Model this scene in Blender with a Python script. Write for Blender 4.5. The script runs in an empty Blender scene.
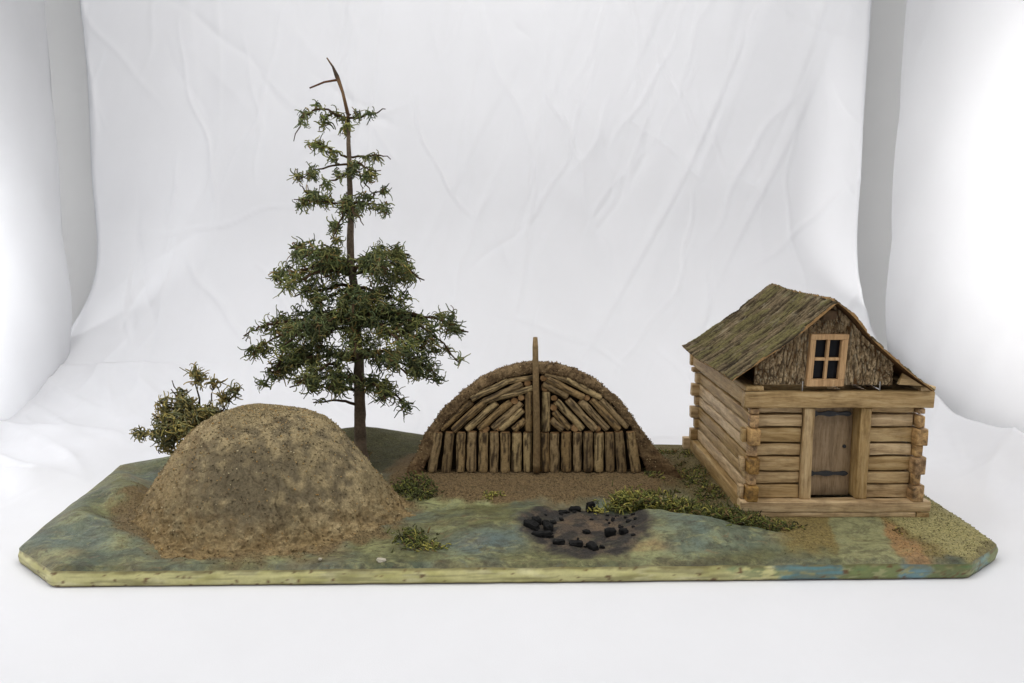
import bpy, bmesh, math, random
import numpy as np
from mathutils import Vector, Matrix, Quaternion, noise
random.seed(11)
S = bpy.context.scene
COL = S.collection
PI = math.pi

# ------------------------------------------------------------------ camera, world, lamps, exposure
cd = bpy.data.cameras.new('camera'); cam = bpy.data.objects.new('camera', cd); COL.objects.link(cam)
cam.location = (0, -0.80, 0.376)
cam.rotation_euler = (PI/2 - math.atan(116/800), 0, 0)
cd.sensor_width = 36; cd.lens = 28.125; cd.clip_start = 0.02; cd.clip_end = 50
S.camera = cam
S.view_settings.view_transform = 'Standard'; S.view_settings.look = 'None'
S.view_settings.exposure = 0; S.view_settings.gamma = 1
w = bpy.data.worlds.new('World'); S.world = w; w.use_nodes = True
w.node_tree.nodes['Background'].inputs[0].default_value = (0.93, 0.96, 1.0, 1)
w.node_tree.nodes['Background'].inputs[1].default_value = 0.42

def lamp(name, loc, target, sx, sy, power, col=(1, 1, 1)):
    d = bpy.data.lights.new(name, 'AREA'); d.shape = 'RECTANGLE'; d.size = sx; d.size_y = sy
    d.energy = power; d.color = col
    o = bpy.data.objects.new(name, d); COL.objects.link(o); o.location = loc
    o.rotation_euler = (Vector(target) - Vector(loc)).to_track_quat('-Z', 'Y').to_euler()
    return o
r_ = lamp('right_softbox', (1.50, 0.30, 0.50), (0.8, 0.34, 0.42), 0.5, 0.5, 8.0, (1, 0.99, 0.97)); r_.data.spread = math.radians(80)
l_ = lamp('left_softbox', (-1.65, 0.25, 0.36), (-0.9, 0.25, 0.26), 0.6, 0.6, 13.0, (0.98, 0.99, 1)); l_.data.spread = math.radians(62)
lamp('top_softbox', (0.0, 0.12, 1.50), (0, 0.34, 0), 1.2, 0.8, 11.5, (1, 0.985, 0.96))
lamp('left_upper_fill', (-0.80, -0.30, 1.00), (-0.05, 0.25, 0.05), 0.5, 0.5, 5.2, (1, 0.985, 0.955))  # added fill inside the tent, makes up for weak side panel light
lamp('right_upper_fill', (0.72, -0.38, 0.95), (0.08, 0.25, 0.05), 0.5, 0.5, 4.0, (1, 0.985, 0.955))  # second added fill, unseen above the frame, for directional side light

# ------------------------------------------------------------------ helpers
def lin(r, g, b):
    f = lambda c: c/12.92 if c <= .04045 else ((c+.055)/1.055)**2.4
    return (f(r/255), f(g/255), f(b/255))
def mixc(a, b, t): return tuple(a[i]*(1-t)+b[i]*t for i in range(3))
def clamp(x, a=0., b=1.): return a if x < a else b if x > b else x
def smooth(a, b, x):
    t = clamp((x-a)/(b-a)); return t*t*(3-2*t)
def interp(tab, x):
    if x <= tab[0][0]: return tab[0][1]
    for (x0, y0), (x1, y1) in zip(tab, tab[1:]):
        if x <= x1: return y0+(y1-y0)*(x-x0)/(x1-x0)
    return tab[-1][1]
def n3(x, y, z=0.): return noise.noise(Vector((x, y, z)))
def fbm(x, y, z=0., o=4):
    s, a, f = 0., .5, 1.
    for _ in range(o):
        s += a*n3(x*f, y*f, z*f+3.7*_); a *= .5; f *= 2.03
    return s
ORIGIN = {}
def link(o, parent=None):
    COL.objects.link(o)
    if parent is not None: o.parent = parent
    return o
def tag(o, label, cat, group=None, kind=None):
    if label: o['label'] = label
    if cat: o['category'] = cat
    if group: o['group'] = group
    if kind: o['kind'] = kind
    return o
def thing(name, loc, label, cat, group=None):
    o = bpy.data.objects.new(name, None); COL.objects.link(o); o.location = loc
    o.empty_display_size = .02
    ORIGIN[o.name] = Vector(loc)
    return tag(o, label, cat, group)
class MB:
    """collects vertices, faces and optional vertex colours into one mesh object (given in world coordinates)"""
    def __init__(s): s.v = []; s.f = []; s.c = []
    def vert(s, p, c=None):
        s.v.append(tuple(p)); s.c.append(c if c else (1, 1, 1)); return len(s.v)-1
    def grid(s, nu, nv, fn, closed_u=False, flip=False):
        b = len(s.v)
        for j in range(nv):
            for i in range(nu):
                p, c = fn(i, j); s.vert(p, c)
        for j in range(nv-1):
            for i in range(nu if closed_u else nu-1):
                a = b+j*nu+i; q = b+j*nu+(i+1) % nu
                f = (a, q, q+nu, a+nu); s.f.append(f[::-1] if flip else f)
    def tube(s, pts, rad, n=6, col=None, cap=True):
        b = len(s.v); N = len(pts); pts = [Vector(p) for p in pts]
        ref = Vector((.31, .17, .93))
        for k in range(N):
            t = (pts[min(k+1, N-1)]-pts[max(k-1, 0)]).normalized()
            a = t.cross(ref)
            if a.length < 1e-3: a = t.cross(Vector((1, 0, 0)))
            a.normalize(); bb = t.cross(a)
            r = rad[k] if isinstance(rad, (list, tuple)) else rad
            c = col(k/(N-1)) if callable(col) else col
            for i in range(n):
                an = 2*PI*i/n
                s.vert(pts[k]+(a*math.cos(an)+bb*math.sin(an))*r, c)
        for k in range(N-1):
            for i in range(n):
                p = b+k*n+i; q = b+k*n+(i+1) % n
                s.f.append((p, q, q+n, p+n))
        if cap:
            s.f.append(tuple(b+i for i in range(n))[::-1]); s.f.append(tuple(b+(N-1)*n+i for i in range(n)))
    def build(s, name, mat, parent=None, smooth_=True, autoflat=None):
        root = parent
        off = Vector((0, 0, 0))
        while root is not None:
            off = off+root.location; root = root.parent
        me = bpy.data.meshes.new(name)
        me.from_pydata([(p[0]-off.x, p[1]-off.y, p[2]-off.z) for p in s.v], [], s.f)
        ca = me.color_attributes.new('Col', 'FLOAT_COLOR', 'POINT')
        flat = []
        for c in s.c: flat.extend((c[0], c[1], c[2], c[3] if len(c) > 3 else 1))
        ca.data.foreach_set('color', flat)
        if smooth_: me.polygons.foreach_set('use_smooth', [True]*len(me.polygons))
        me.materials.append(mat); me.update()
        return link(bpy.data.objects.new(name, me), parent)
def crumb(m, p, r, c, rnd):
    b = len(m.v); e = [rnd.uniform(.6, 1.3)*r for _ in range(6)]; q = Quaternion((rnd.gauss(0, 1), rnd.gauss(0, 1), rnd.gauss(0, 1), rnd.gauss(0, 1))).normalized()
    for k, d in enumerate(((1, 0, 0), (-1, 0, 0), (0, 1, 0), (0, -1, 0), (0, 0, 1), (0, 0, -1))): m.vert(Vector(p)+q@(Vector(d)*e[k]), c)
    for f in ((0, 2, 4), (2, 1, 4), (1, 3, 4), (3, 0, 4), (2, 0, 5), (1, 2, 5), (3, 1, 5), (0, 3, 5)): m.f.append(tuple(b+k for k in f))
def boxes(name, mat, parent, specs, bev=.0012, jit=.0006, seed=0):
    """chamfered hand cut timber: list of (x0,x1,y0,y1,z0,z1) in world coordinates, joined as one mesh"""
    off = Vector((0, 0, 0)); root = parent
    while root is not None: off = off+root.location; root = root.parent
    out = bmesh.new(); rnd = random.Random(hash((name, seed)) if False else seed*7919+len(name))
    for (x0, x1, y0, y1, z0, z1) in specs:
        bm = bmesh.new(); bmesh.ops.create_cube(bm, size=1)
        for v in bm.verts:
            v.co = Vector(((x0+x1)/2+v.co.x*(x1-x0), (y0+y1)/2+v.co.y*(y1-y0), (z0+z1)/2+v.co.z*(z1-z0)))-off
        d = [x1-x0, y1-y0, z1-z0]; ax = d.index(max(d))
        long_e = [e for e in bm.edges if abs((e.verts[0].co-e.verts[1].co)[ax]) > .5*d[ax]]
        cuts = max(1, min(14, int(max(d)/.012)))
        bmesh.ops.subdivide_edges(bm, edges=long_e, cuts=cuts)
        be = [e for e in bm.edges if e.is_manifold and e.calc_face_angle(0) > .5]
        bmesh.ops.bevel(bm, geom=be, offset=min(bev, .3*min(d)), segments=2, profile=.6, affect='EDGES')
        sd = rnd.random()*50
        for v in bm.verts:
            q = v.co*45
            nn = noise.noise_vector(Vector((q.x+sd, q.y, q.z)))
            v.co += nn*jit*1.6
        me = bpy.data.meshes.new('tmp'); bm.to_mesh(me); out.from_mesh(me); bpy.data.meshes.remove(me); bm.free()
    me = bpy.data.meshes.new(name); out.to_mesh(me); out.free()
    for p in me.polygons: p.use_smooth = True
    me.materials.append(mat)
    return link(bpy.data.objects.new(name, me), parent)

# ------------------------------------------------------------------ materials
class NT:
    def __init__(s, name):
        s.m = bpy.data.materials.new(name); s.m.use_nodes = True; s.t = s.m.node_tree
        s.b = s.t.nodes['Principled BSDF']; s.out = s.t.nodes['Material Output']
        s.b.inputs['Specular IOR Level'].default_value = .25
    def n(s, ty, **kw):
        nd = s.t.nodes.new(ty)
        for k, v in kw.items():
            if k.startswith('i_'):
                nd.inputs[k[2:].replace('_', ' ')].default_value = v
            else: setattr(nd, k, v)
        return nd
    def l(s, a, b): s.t.links.new(a, b)
    def coords(s, scale=(1, 1, 1), rand=True):
        tc = s.n('ShaderNodeTexCoord'); mp = s.n('ShaderNodeMapping'); mp.inputs['Scale'].default_value = scale
        s.l(tc.outputs['Object'], mp.inputs['Vector'])
        if rand:
            oi = s.n('ShaderNodeObjectInfo'); mu = s.n('ShaderNodeMath', operation='MULTIPLY'); mu.inputs[1].default_value = 37.
            s.l(oi.outputs['Random'], mu.inputs[0]); cb = s.n('ShaderNodeCombineXYZ')
            for k in range(3): s.l(mu.outputs[0], cb.inputs[k])
            s.l(cb.outputs[0], mp.inputs['Location']); s.rand = oi.outputs['Random']
        return mp.outputs['Vector']
    def noise(s, vec, scale, detail=6, rough=.6, dist=0.):
        nd = s.n('ShaderNodeTexNoise'); nd.inputs['Scale'].default_value = scale; nd.inputs['Detail'].default_value = detail
        nd.inputs['Roughness'].default_value = rough; nd.inputs['Distortion'].default_value = dist
        s.l(vec, nd.inputs['Vector']); return nd.outputs['Fac']
    def ramp(s, fac, stops):
        r = s.n('ShaderNodeValToRGB'); e = r.color_ramp.elements
        while len(e) < len(stops): e.new(.5)
        for k, (p, c) in enumerate(stops):
            e[k].position = p; e[k].color = (*c, 1) if len(c) == 3 else c
        s.l(fac, r.inputs['Fac']); return r.outputs['Color']
    def mix(s, a, b, fac, mode='MIX'):
        m = s.n('ShaderNodeMix', data_type='RGBA', blend_type=mode)
        for val, k in ((fac, 0), (a, 6), (b, 7)):
            if hasattr(val, 'is_linked') or hasattr(val, 'links'): s.l(val, m.inputs[k])
            else: m.inputs[k].default_value = val if k == 0 else (*val, 1)
        return m.outputs[2]
    def bump(s, h, dist=.001, strength=.6, prev=None):
        b = s.n('ShaderNodeBump'); b.inputs['Distance'].default_value = dist; b.inputs['Strength'].default_value = strength
        s.l(h, b.inputs['Height'])
        if prev: s.l(prev, b.inputs['Normal'])
        return b.outputs['Normal']
    def done(s, col, rough=.8, normal=None, spec=None):
        if hasattr(col, 'links'): s.l(col, s.b.inputs['Base Color'])
        else: s.b.inputs['Base Color'].default_value = (*col, 1)
        if hasattr(rough, 'links'): s.l(rough, s.b.inputs['Roughness'])
        else: s.b.inputs['Roughness'].default_value = rough
        if normal: s.l(normal, s.b.inputs['Normal'])
        if spec is not None: s.b.inputs['Specular IOR Level'].default_value = spec
        return s.m
    def vcol(s):
        a = s.n('ShaderNodeVertexColor'); a.layer_name = 'Col'; return a.outputs['Color']
W1 = (1, 1, 1); K0 = (0, 0, 0)

def wood(name, axis, dark, mid, light, stain=.5, rough=.55):
    n = NT(name); sc = [16., 16., 16.]; sc['xyz'.index(axis)] = 1.6
    v = n.coords(tuple(sc)); g = n.noise(v, 9, 8, .65, .4); f = n.noise(v, 40, 4, .6)
    c = n.ramp(g, [(.34, dark), (.5, mid), (.64, light)])
    c = n.mix(c, n.ramp(f, [(.32, (.50, .44, .36)), (.52, W1)]), .55, 'MULTIPLY')
    v2 = n.coords((1, 1, 1)); st = n.noise(v2, 38, 5, .65)
    c = n.mix(c, n.ramp(st, [(.34, (.36, .32, .29)), (.50, W1)]), stain, 'MULTIPLY')
    hs = n.n('ShaderNodeHueSaturation'); mr = n.n('ShaderNodeMapRange'); n.l(n.rand, mr.inputs[0])
    mr.inputs[3].default_value = .70; mr.inputs[4].default_value = 1.10; n.l(mr.outputs[0], hs.inputs['Value'])
    mr2 = n.n('ShaderNodeMapRange'); n.l(n.rand, mr2.inputs[0]); mr2.inputs[3].default_value = 1.1; mr2.inputs[4].default_value = .85
    n.l(mr2.outputs[0], hs.inputs['Saturation']); n.l(c, hs.inputs['Color'])
    return n.done(hs.outputs[0], rough, n.bump(f, .0006, .5, n.bump(g, .0008, .5)))
LD, LM, LL = lin(144, 116, 76), lin(188, 158, 112), lin(208, 181, 136)
wood_x = wood('timber_x', 'x', LD, LM, LL, .4); wood_y = wood('timber_y', 'y', LD, LM, LL, .3); wood_z = wood('timber_z', 'z', LD, LM, LL, .35)
wood_end = wood('timber_end_grain', 'y', lin(110, 86, 56), lin(178, 140, 88), lin(204, 166, 106), .9)
wood_door = wood('door_board', 'z', lin(140, 118, 92), lin(166, 142, 112), lin(182, 158, 128), .3)
wood_win = wood('window_wood', 'z', lin(164, 126, 82), lin(190, 150, 102), lin(205, 168, 120), .1)

def simple(name, col, rough, var=.3, scale=120, bumpd=.0006, spec=.25):
    n = NT(name); v = n.coords(); g = n.noise(v, scale, 6, .65)
    lo = tuple(c*(1-var) for c in col); hi = tuple(min(1, c*(1+var)) for c in col)
    return n.done(n.ramp(g, [(.3, lo), (.7, hi)]), rough, n.bump(g, bumpd, .6), spec)
iron = simple('black_iron', (.018, .019, .022), .45, .4, 200, .0004, .5)
nail_m = simple('nail_steel', (.30, .29, .27), .4, .3, 300, .0002, .5)
char_m = simple('charcoal', (.008, .0077, .0075), .85, .7, 260, .0020, .2)
white_chip = simple('white_plaster', (.45, .41, .32), .8, .15, 200)

def vcm(name, rough, fine, fine_d, speck=None, var=.35, spec=.2, coarse=None):
    """material coloured by the surface's own painted colour, with fine noise relief"""
    n = NT(name); v = n.coords(rand=False); g = n.noise(v, fine, 6, .7)
    c = n.mix(n.vcol(), n.ramp(g, [(.3, (1-var,)*3), (.7, W1)]), 1., 'MULTIPLY')
    nm = n.bump(g, fine_d, .7)
    if coarse: nm = n.bump(n.noise(v, coarse[0], 5, .6), coarse[1], .6, nm)
    if speck:
        vo = n.n('ShaderNodeTexVoronoi'); vo.inputs['Scale'].default_value = speck[0]; n.l(v, vo.inputs['Vector'])
        wn = n.n('ShaderNodeSeparateColor'); n.l(vo.outputs['Color'], wn.inputs[0])
        m1 = n.n('ShaderNodeMath', operation='GREATER_THAN'); m1.inputs[1].default_value = speck[1]; n.l(wn.outputs[0], m1.inputs[0])
        m2 = n.n('ShaderNodeMath', operation='LESS_THAN'); m2.inputs[1].default_value = .38; n.l(vo.outputs['Distance'], m2.inputs[0])
        m3 = n.n('ShaderNodeMath', operation='MULTIPLY'); n.l(m1.outputs[0], m3.inputs[0]); n.l(m2.outputs[0], m3.inputs[1])
        c = n.mix(c, speck[2], m3.outputs[0])
        m4 = n.n('ShaderNodeMath', operation='GREATER_THAN'); m4.inputs[1].default_value = .5; n.l(wn.outputs[1], m4.inputs[0])
        nm = n.bump(vo.outputs['Distance'], fine_d, .5, nm)
    return n.done(c, rough, nm, spec)
def paint():
    n = NT('painted_plaster'); v = n.coords(rand=False)
    at = n.n('ShaderNodeVertexColor'); at.layer_name = 'Col'; c = at.outputs['Color']; grit = at.outputs['Alpha']
    vs = n.coords((1, 2.0, 1), rand=False)
    c = n.mix(c, lin(156, 154, 106), n.ramp(n.noise(vs, 34, 9, .75, .8), [(.53, K0), (.60, (.5,)*3)]))
    c = n.mix(c, lin(66, 60, 44), n.ramp(n.noise(vs, 24, 10, .78, 1.4), [(.49, K0), (.58, (.6,)*3)]))
    c = n.mix(c, lin(88, 104, 104), n.ramp(n.noise(v, 22, 9, .75, .8), [(.57, K0), (.66, (.4,)*3)]))
    c = n.mix(c, lin(128, 106, 74), n.ramp(n.noise(vs, 46, 8, .75, .5), [(.58, K0), (.66, (.6,)*3)]))
    g = n.noise(v, 150, 9, .78); c = n.mix(c, n.ramp(g, [(.36, (.42, .40, .36)), (.56, W1)]), .8, 'MULTIPLY')
    # loose sandy grit where the ground is earth
    k = n.noise(v, 420, 5, .75); e = n.mix(at.outputs['Color'], n.ramp(k, [(.36, (.34, .31, .28)), (.52, W1), (.66, (1.5, 1.45, 1.35))]), 1., 'MULTIPLY')
    c = n.mix(c, e, grit)
    h = n.noise(v, 70, 9, .7); nm = n.bump(g, .0014, .8, n.bump(h, .0034, .8))
    nm2 = n.bump(k, .0022, .9, nm); mx = n.n('ShaderNodeMix', data_type='VECTOR'); n.l(grit, mx.inputs[0]); n.l(nm, mx.inputs[4]); n.l(nm2, mx.inputs[5])
    rr = n.n('ShaderNodeMath', operation='MULTIPLY_ADD'); n.l(grit, rr.inputs[0]); rr.inputs[1].default_value = .38; rr.inputs[2].default_value = .52
    return n.done(c, rr.outputs[0], mx.outputs[1], .3)
paint_m = paint()
board_m = vcm('painted_edge', .45, 120, .0008, None, .22, .4)
earth_m = vcm('sandy_earth', .9, 420, .0010, None, .6, .1, (140, .0016))
hut_m = vcm('gritty_earth', .9, 380, .0012, None, .6, .1, (150, .0016))
bark_m = vcm('rough_bark', .9, 300, .0010, None, .5, .1)
leaf_m = vcm('lichen_foliage', .85, 500, .0004, None, .35, .1)
twig_m = vcm('twig_bark', .85, 300, .0008, None, .5, .1)
hutlog_m = vcm('barked_log', .8, 260, .0010, None, .55, .15)

def fabric(name, base, transl=0.):
    n = NT(name); v = n.coords(rand=False); g = n.noise(v, 900, 2, .5); g2 = n.noise(v, 5, 4, .6)
    c = n.ramp(g2, [(.3, tuple(b*.965 for b in base)), (.7, base)])
    m = n.done(c, .9, n.bump(g, .0003, .35), .08)
    if transl:
        tr = n.n('ShaderNodeBsdfTranslucent'); n.l(c, tr.inputs['Color'])
        mx = n.n('ShaderNodeMixShader'); mx.inputs[0].default_value = transl
        n.l(n.b.outputs[0], mx.inputs[1]); n.l(tr.outputs[0], mx.inputs[2]); n.l(mx.outputs[0], n.out.inputs['Surface'])
    return m
cloth_m = fabric('white_cotton', (.715, .715, .735))
panel_m = fabric('white_tent_nylon', (.74, .74, .75), .5)
grey_m = fabric('grey_tent_back', (.80, .79, .775))
table_m = fabric('white_paper', (.72, .72, .735))

# ------------------------------------------------------------------ setting: table, tent, backdrop cloth
mb = MB(); mb.grid(2, 2, lambda i, j: ((-1.6+3.2*i, -1.0+2.6*j, -.0035), None)); tb = mb.build('tabletop', table_m); tb['kind'] = 'structure'
mb = MB()
def rearw(i, j):
    x = -1.5+3.*i/60; z = -.003+1.75*j/40
    return (x, 1.16+.012*fbm(x*3, z*2, 1.), z), None
mb.grid(61, 41, rearw); rw = mb.build('wall', grey_m); rw['kind'] = 'structure'

def panel(name, side, xw, y0, y1, label):
    m = MB(); NU, NV = 130, 90
    def fn(i, j):
        u = i/(NU-1); v = j/(NV-1); y = y0+(y1-y0)*u; z = 1.55*v
        x = xw+side*(.012*fbm(y*3, z*1.0, side*4)*(1-.7*u)+.006*(1-abs(n3(y*5+z*3, z*2, 7)))**4)
        x += side*.03*smooth(.25, 0, z)
        y += .010*n3(0, z*3, side*9)*u+.02*smooth(.35, 0., z)*u
        # hem rolled back round the rear edge
        k = smooth(.965, 1., u)
        return (x+side*.02*k*k, y-.004*k, max(z, -.003)), None
    m.grid(NU, NV, fn)
    o = m.build(name, panel_m); tag(o, label, 'tent panel')
    sm = o.modifiers.new('thickness', 'SOLIDIFY'); sm.thickness = .0016
    return o
panel('fabric_side_panel', 1, .766, -.75, .875, 'tall white light tent side panel at the right, glowing brightest in the photo')
panel('fabric_side_panel', -1, -.89, -.75, .845, 'tall white light tent side panel at the far left edge, beside the grey gap')

ZT, RC, YB = 1.35, .42, .965
LV = ZT-RC; LA = RC*PI/2; LF = YB-RC+.36; LT = LV+LA+LF
def cloth_base(s):
    if s < LV: return YB, ZT-s, 0.
    if s < LV+LA:
        a = (s-LV)/RC; return YB-RC+RC*math.cos(a), RC-RC*math.sin(a), a
    return YB-RC-(s-LV-LA), 0., PI/2
mb = MB(); NU, NV = 440, 460
creases = []
rc = random.Random(5)
for _ in range(230):   # sharp storage creases: position (x, s), direction, length, height
    a = rc.choice([rc.gauss(1.95, .15), rc.gauss(1.9, .3), rc.uniform(0, PI), rc.gauss(1.2, .2)])
    creases.append((rc.uniform(-.9, .8), rc.uniform(.25, LT-.1), math.cos(a), math.sin(a), rc.uniform(.06, .26), rc.uniform(.0008, .0026)*rc.choice([1, 1, -1]), rc.uniform(.0025, .010)))
def cloth_xy(u, s):
    fl = smooth(LV+.1, LV+LA+.1, s)
    xl = -.905+.006*n3(s*4, 1, 2)-.16*fl; xr = .752+.006*n3(s*3.3, 5, 2)+.02*fl
    return xl+(xr-xl)*u
X0 = np.array([[cloth_xy(0, LT*j/(NV-1)), cloth_xy(1, LT*j/(NV-1))] for j in range(NV)])
UX = X0[:, :1]+(X0[:, 1:]-X0[:, :1])*np.linspace(0, 1, NU)[None, :]
US = np.repeat(np.linspace(0, LT, NV)[:, None], NU, 1)
CR = np.zeros((NV, NU))
for (cx, cs, dx, ds, L, H, wd) in creases:
    ax = (UX-cx)*dx+(US-cs)*ds
    pe = np.abs(-(UX-cx)*ds+(US-cs)*dx+.012*np.sin(ax*16+cx*9)+.004*np.sin(ax*41+cs*9))
    CR += np.where(np.abs(ax) < L, H*np.exp(-(pe/wd)**1.2)*(1-np.minimum(1, np.abs(ax)/L)**2), 0)
# long hanging folds, leaning to the left as they fall on the right half
for _ in range(26):
    cx = rc.uniform(-.8, .75); sl = rc.gauss(-.32, .12)*(1 if cx > -.1 else .2); wd = rc.uniform(.010, .030); H = rc.uniform(.0012, .0040); s0 = rc.uniform(.2, .9); L = rc.uniform(.25, .6)
    pe = (UX-cx-sl*(US-s0)-.012*np.sin(US*7+cx*5))/wd
    CR += .45*H*np.exp(-np.where(pe > 0, pe*2.4, pe*.8)**2)*np.exp(-((US-s0)/L)**2)
CR = (.8*CR*(1+1.1*np.exp(-((US-LV-.12)/.38)**2))).tolist()
def cloth(i, j):
    u = i/(NU-1); s = LT*j/(NV-1); y, z, a = cloth_base(s)
    fl = smooth(LV+.1, LV+LA+.1, s)
    xl = -.905+.006*n3(s*4, 1, 2)-.16*fl; xr = .752+.006*n3(s*3.3, 5, 2)+.02*fl
    x = xl+(xr-xl)*u
    fx, fs = x, s
    h = .015*fbm(fx*2.2+.6*fs, fs*.8, 2.)+.0035*fbm(fx*6+2.4*fs, fs*2.2, 5.)
    h += .0022*(1-abs(n3(fx*5-fs*1.6, fs*2.2+fx, 9)))**6*smooth(.0, .3, n3(fx*2, fs*2, 31)+.1)
    h += CR[j][i]
    amp = 1.-.55*smooth(LV+LA-.1, LV+LA+.2, s)
    h *= amp*1.1
    if a > .9:
        sd_ = smooth(.56, .66, abs(x))
        q_ = x*(1 if x > 0 else -1)
        h += sd_*(.013*(1-abs(n3(q_*5-y*4.5, y*1.8+q_*2, 41+(x > 0))))**4+.008*(1-abs(n3(q_*8-y*9, y*3, 47+(x > 0))))**5+.005*fbm(x*9, y*7, 51))
    h += .006
    ny, nz = -math.cos(a), math.sin(a)
    # flat where the board presses on it
    flat = smooth(-.72, -.60, x)*smooth(.72, .60, x)*smooth(.60, .50, y)*(1 if a > 1.5 else 0)
    fr = smooth(.56, .50, abs(x))*smooth(.14, .06, y)
    h = max(h, 0.)*(1-flat)*(1-fr)
    zz = z+nz*h; yy = y+ny*h
    zz = max(zz, 0.)-.0026
    # rides up against the right hand tent panel, edge hem on both sides
    zz += .06*smooth(.66, .80, x)**2*fl*smooth(-.1, .3, y)
    e = min(u, 1-u); k = smooth(.006, 0, e); yy += .006*k*(1-fl)
    return (x, yy, zz), None
mb.grid(NU, NV, cloth)
bc = mb.build('backdrop_cloth', cloth_m); tag(bc, 'big creased white cotton backdrop cloth sweeping down behind and under the model board', 'backdrop')
sm = bc.modifiers.new('thickness', 'SOLIDIFY'); sm.thickness = .0012; sm.offset = -1

mb = MB()
mb.grid(60, 30, lambda i, j: ((-.5262+.004*n3(j*.1, 3)+(1.056)*i/59, -.36+.42*j/29, -.0018+.0006*(1-i/59 if i < 3 else 0)*0), None))
ws = mb.build('paper_sheet', table_m); tag(ws, 'smooth flat white paper sheet lying in front of and under the board', 'paper sheet')
so = ws.modifiers.new('thickness', 'SOLIDIFY'); so.thickness = .0007; so.offset = -1

# ------------------------------------------------------------------ the model board: outline and ground relief
OUT = [(-.482, -.004), (.492, .0172), (.553, .068), (.556, .415), (.49, .468), (-.02, .485), (-.25, .492), (-.538, .408), (-.592, .362), (-.556, .0575)]
def outline(n):
    P = [Vector((x, y)) for x, y in OUT]; L = [(P[(k+1) % len(P)]-P[k]).length for k in range(len(P))]; T = sum(L); res = []
    for i in range(n):
        d = T*i/n; k = 0
        while d > L[k]: d -= L[k]; k += 1
        res.append(P[k]+(P[(k+1) % len(P)]-P[k])*(d/L[k]))
    # slightly rounded corners
    for _ in range(3): res = [(res[i-1]+res[i]*2+res[(i+1) % n])/4 for i in range(n)]
    return res
def ell(x, y, cx, cy, rx, ry): return math.hypot((x-cx)/rx, (y-cy)/ry)
def edge_dist(x, y):
    d = 1e9
    for k in range(len(OUT)):
        ax, ay = OUT[k]; bx, by = OUT[(k+1) % len(OUT)]
        ex, ey = bx-ax, by-ay; l = math.hypot(ex, ey)
        d = min(d, (ex*(y-ay)-ey*(x-ax))/l)
    return max(d, 0.)
def ground(x, y):
    d = edge_dist(x, y); f = smooth(0, .05, d)
    z = .0203+.0014*n3(x*14, y*14, 1)+.0008*n3(x*46, y*46, 6)
    z -= .004*smooth(.006, 0, d)
    z += f*(.016*fbm(x*7, y*8, 3.)+.006*fbm(x*20, y*24, 8.)+.003)
    # undulating plaster at left
    z += f*.022*smooth(-.38, -.48, x)*(n3(x*15+y*10, y*11, 4)+.25)
    z += .009*math.exp(-((x+.50)/.05)**2-((y-.17)/.06)**2)
    # bank behind the fire pit and bluish hump at right of it
    z += .018*smooth(-.02, .0, .5)*math.exp(-((x-.205)/.085)**2)*smooth(.0, .075, d)*smooth(.155-.45*max(0, x-.16), .115-.45*max(0, x-.16), y)
    z += .015*math.exp(-((x+.03)/.07)**2-((y-.12)/.05)**2)
    z += .020*math.exp(-((x+.250)/.09)**2-((y-.455)/.075)**2)+.010*smooth(.36, .47, y)*smooth(-.62, -.4, x)*smooth(.3, .0, x)
    # flat earth floor of the lodge
    p = smooth(1.12, .92, ell(x, y, .033, .32, .20, .135)); z = z*(1-p)+.0345*p+p*(.0022*fbm(x*40, y*40, 2)+.0012*n3(x*260, y*260, 1))
    # flat under the cabin
    qx = smooth(.245, .275, x)*smooth(.555, .525, x); qy = smooth(.075, .118, y)*smooth(.46, .43, y); q = qx*qy
    z = z*(1-q)+.0302*q
    # fire pit
    r = ell(x, y, .085, .096, .072, .062); z -= .005*smooth(1.05, .6, r)
    if r < 1.1: z += .002*smooth(1.1, .9, r)*fbm(x*90, y*90, 5)
    return z
C_OLIVE, C_GREY, C_PALE = lin(104, 104, 68), lin(104, 112, 92), lin(150, 152, 106)
C_BLUE, C_TAN, C_DKG = lin(84, 106, 106), lin(132, 118, 84), lin(66, 78, 60)
C_BROWN, C_ORNG, C_SAND, C_ASH = lin(100, 78, 48), lin(146, 112, 72), lin(146, 130, 84), lin(84, 73, 62)
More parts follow.
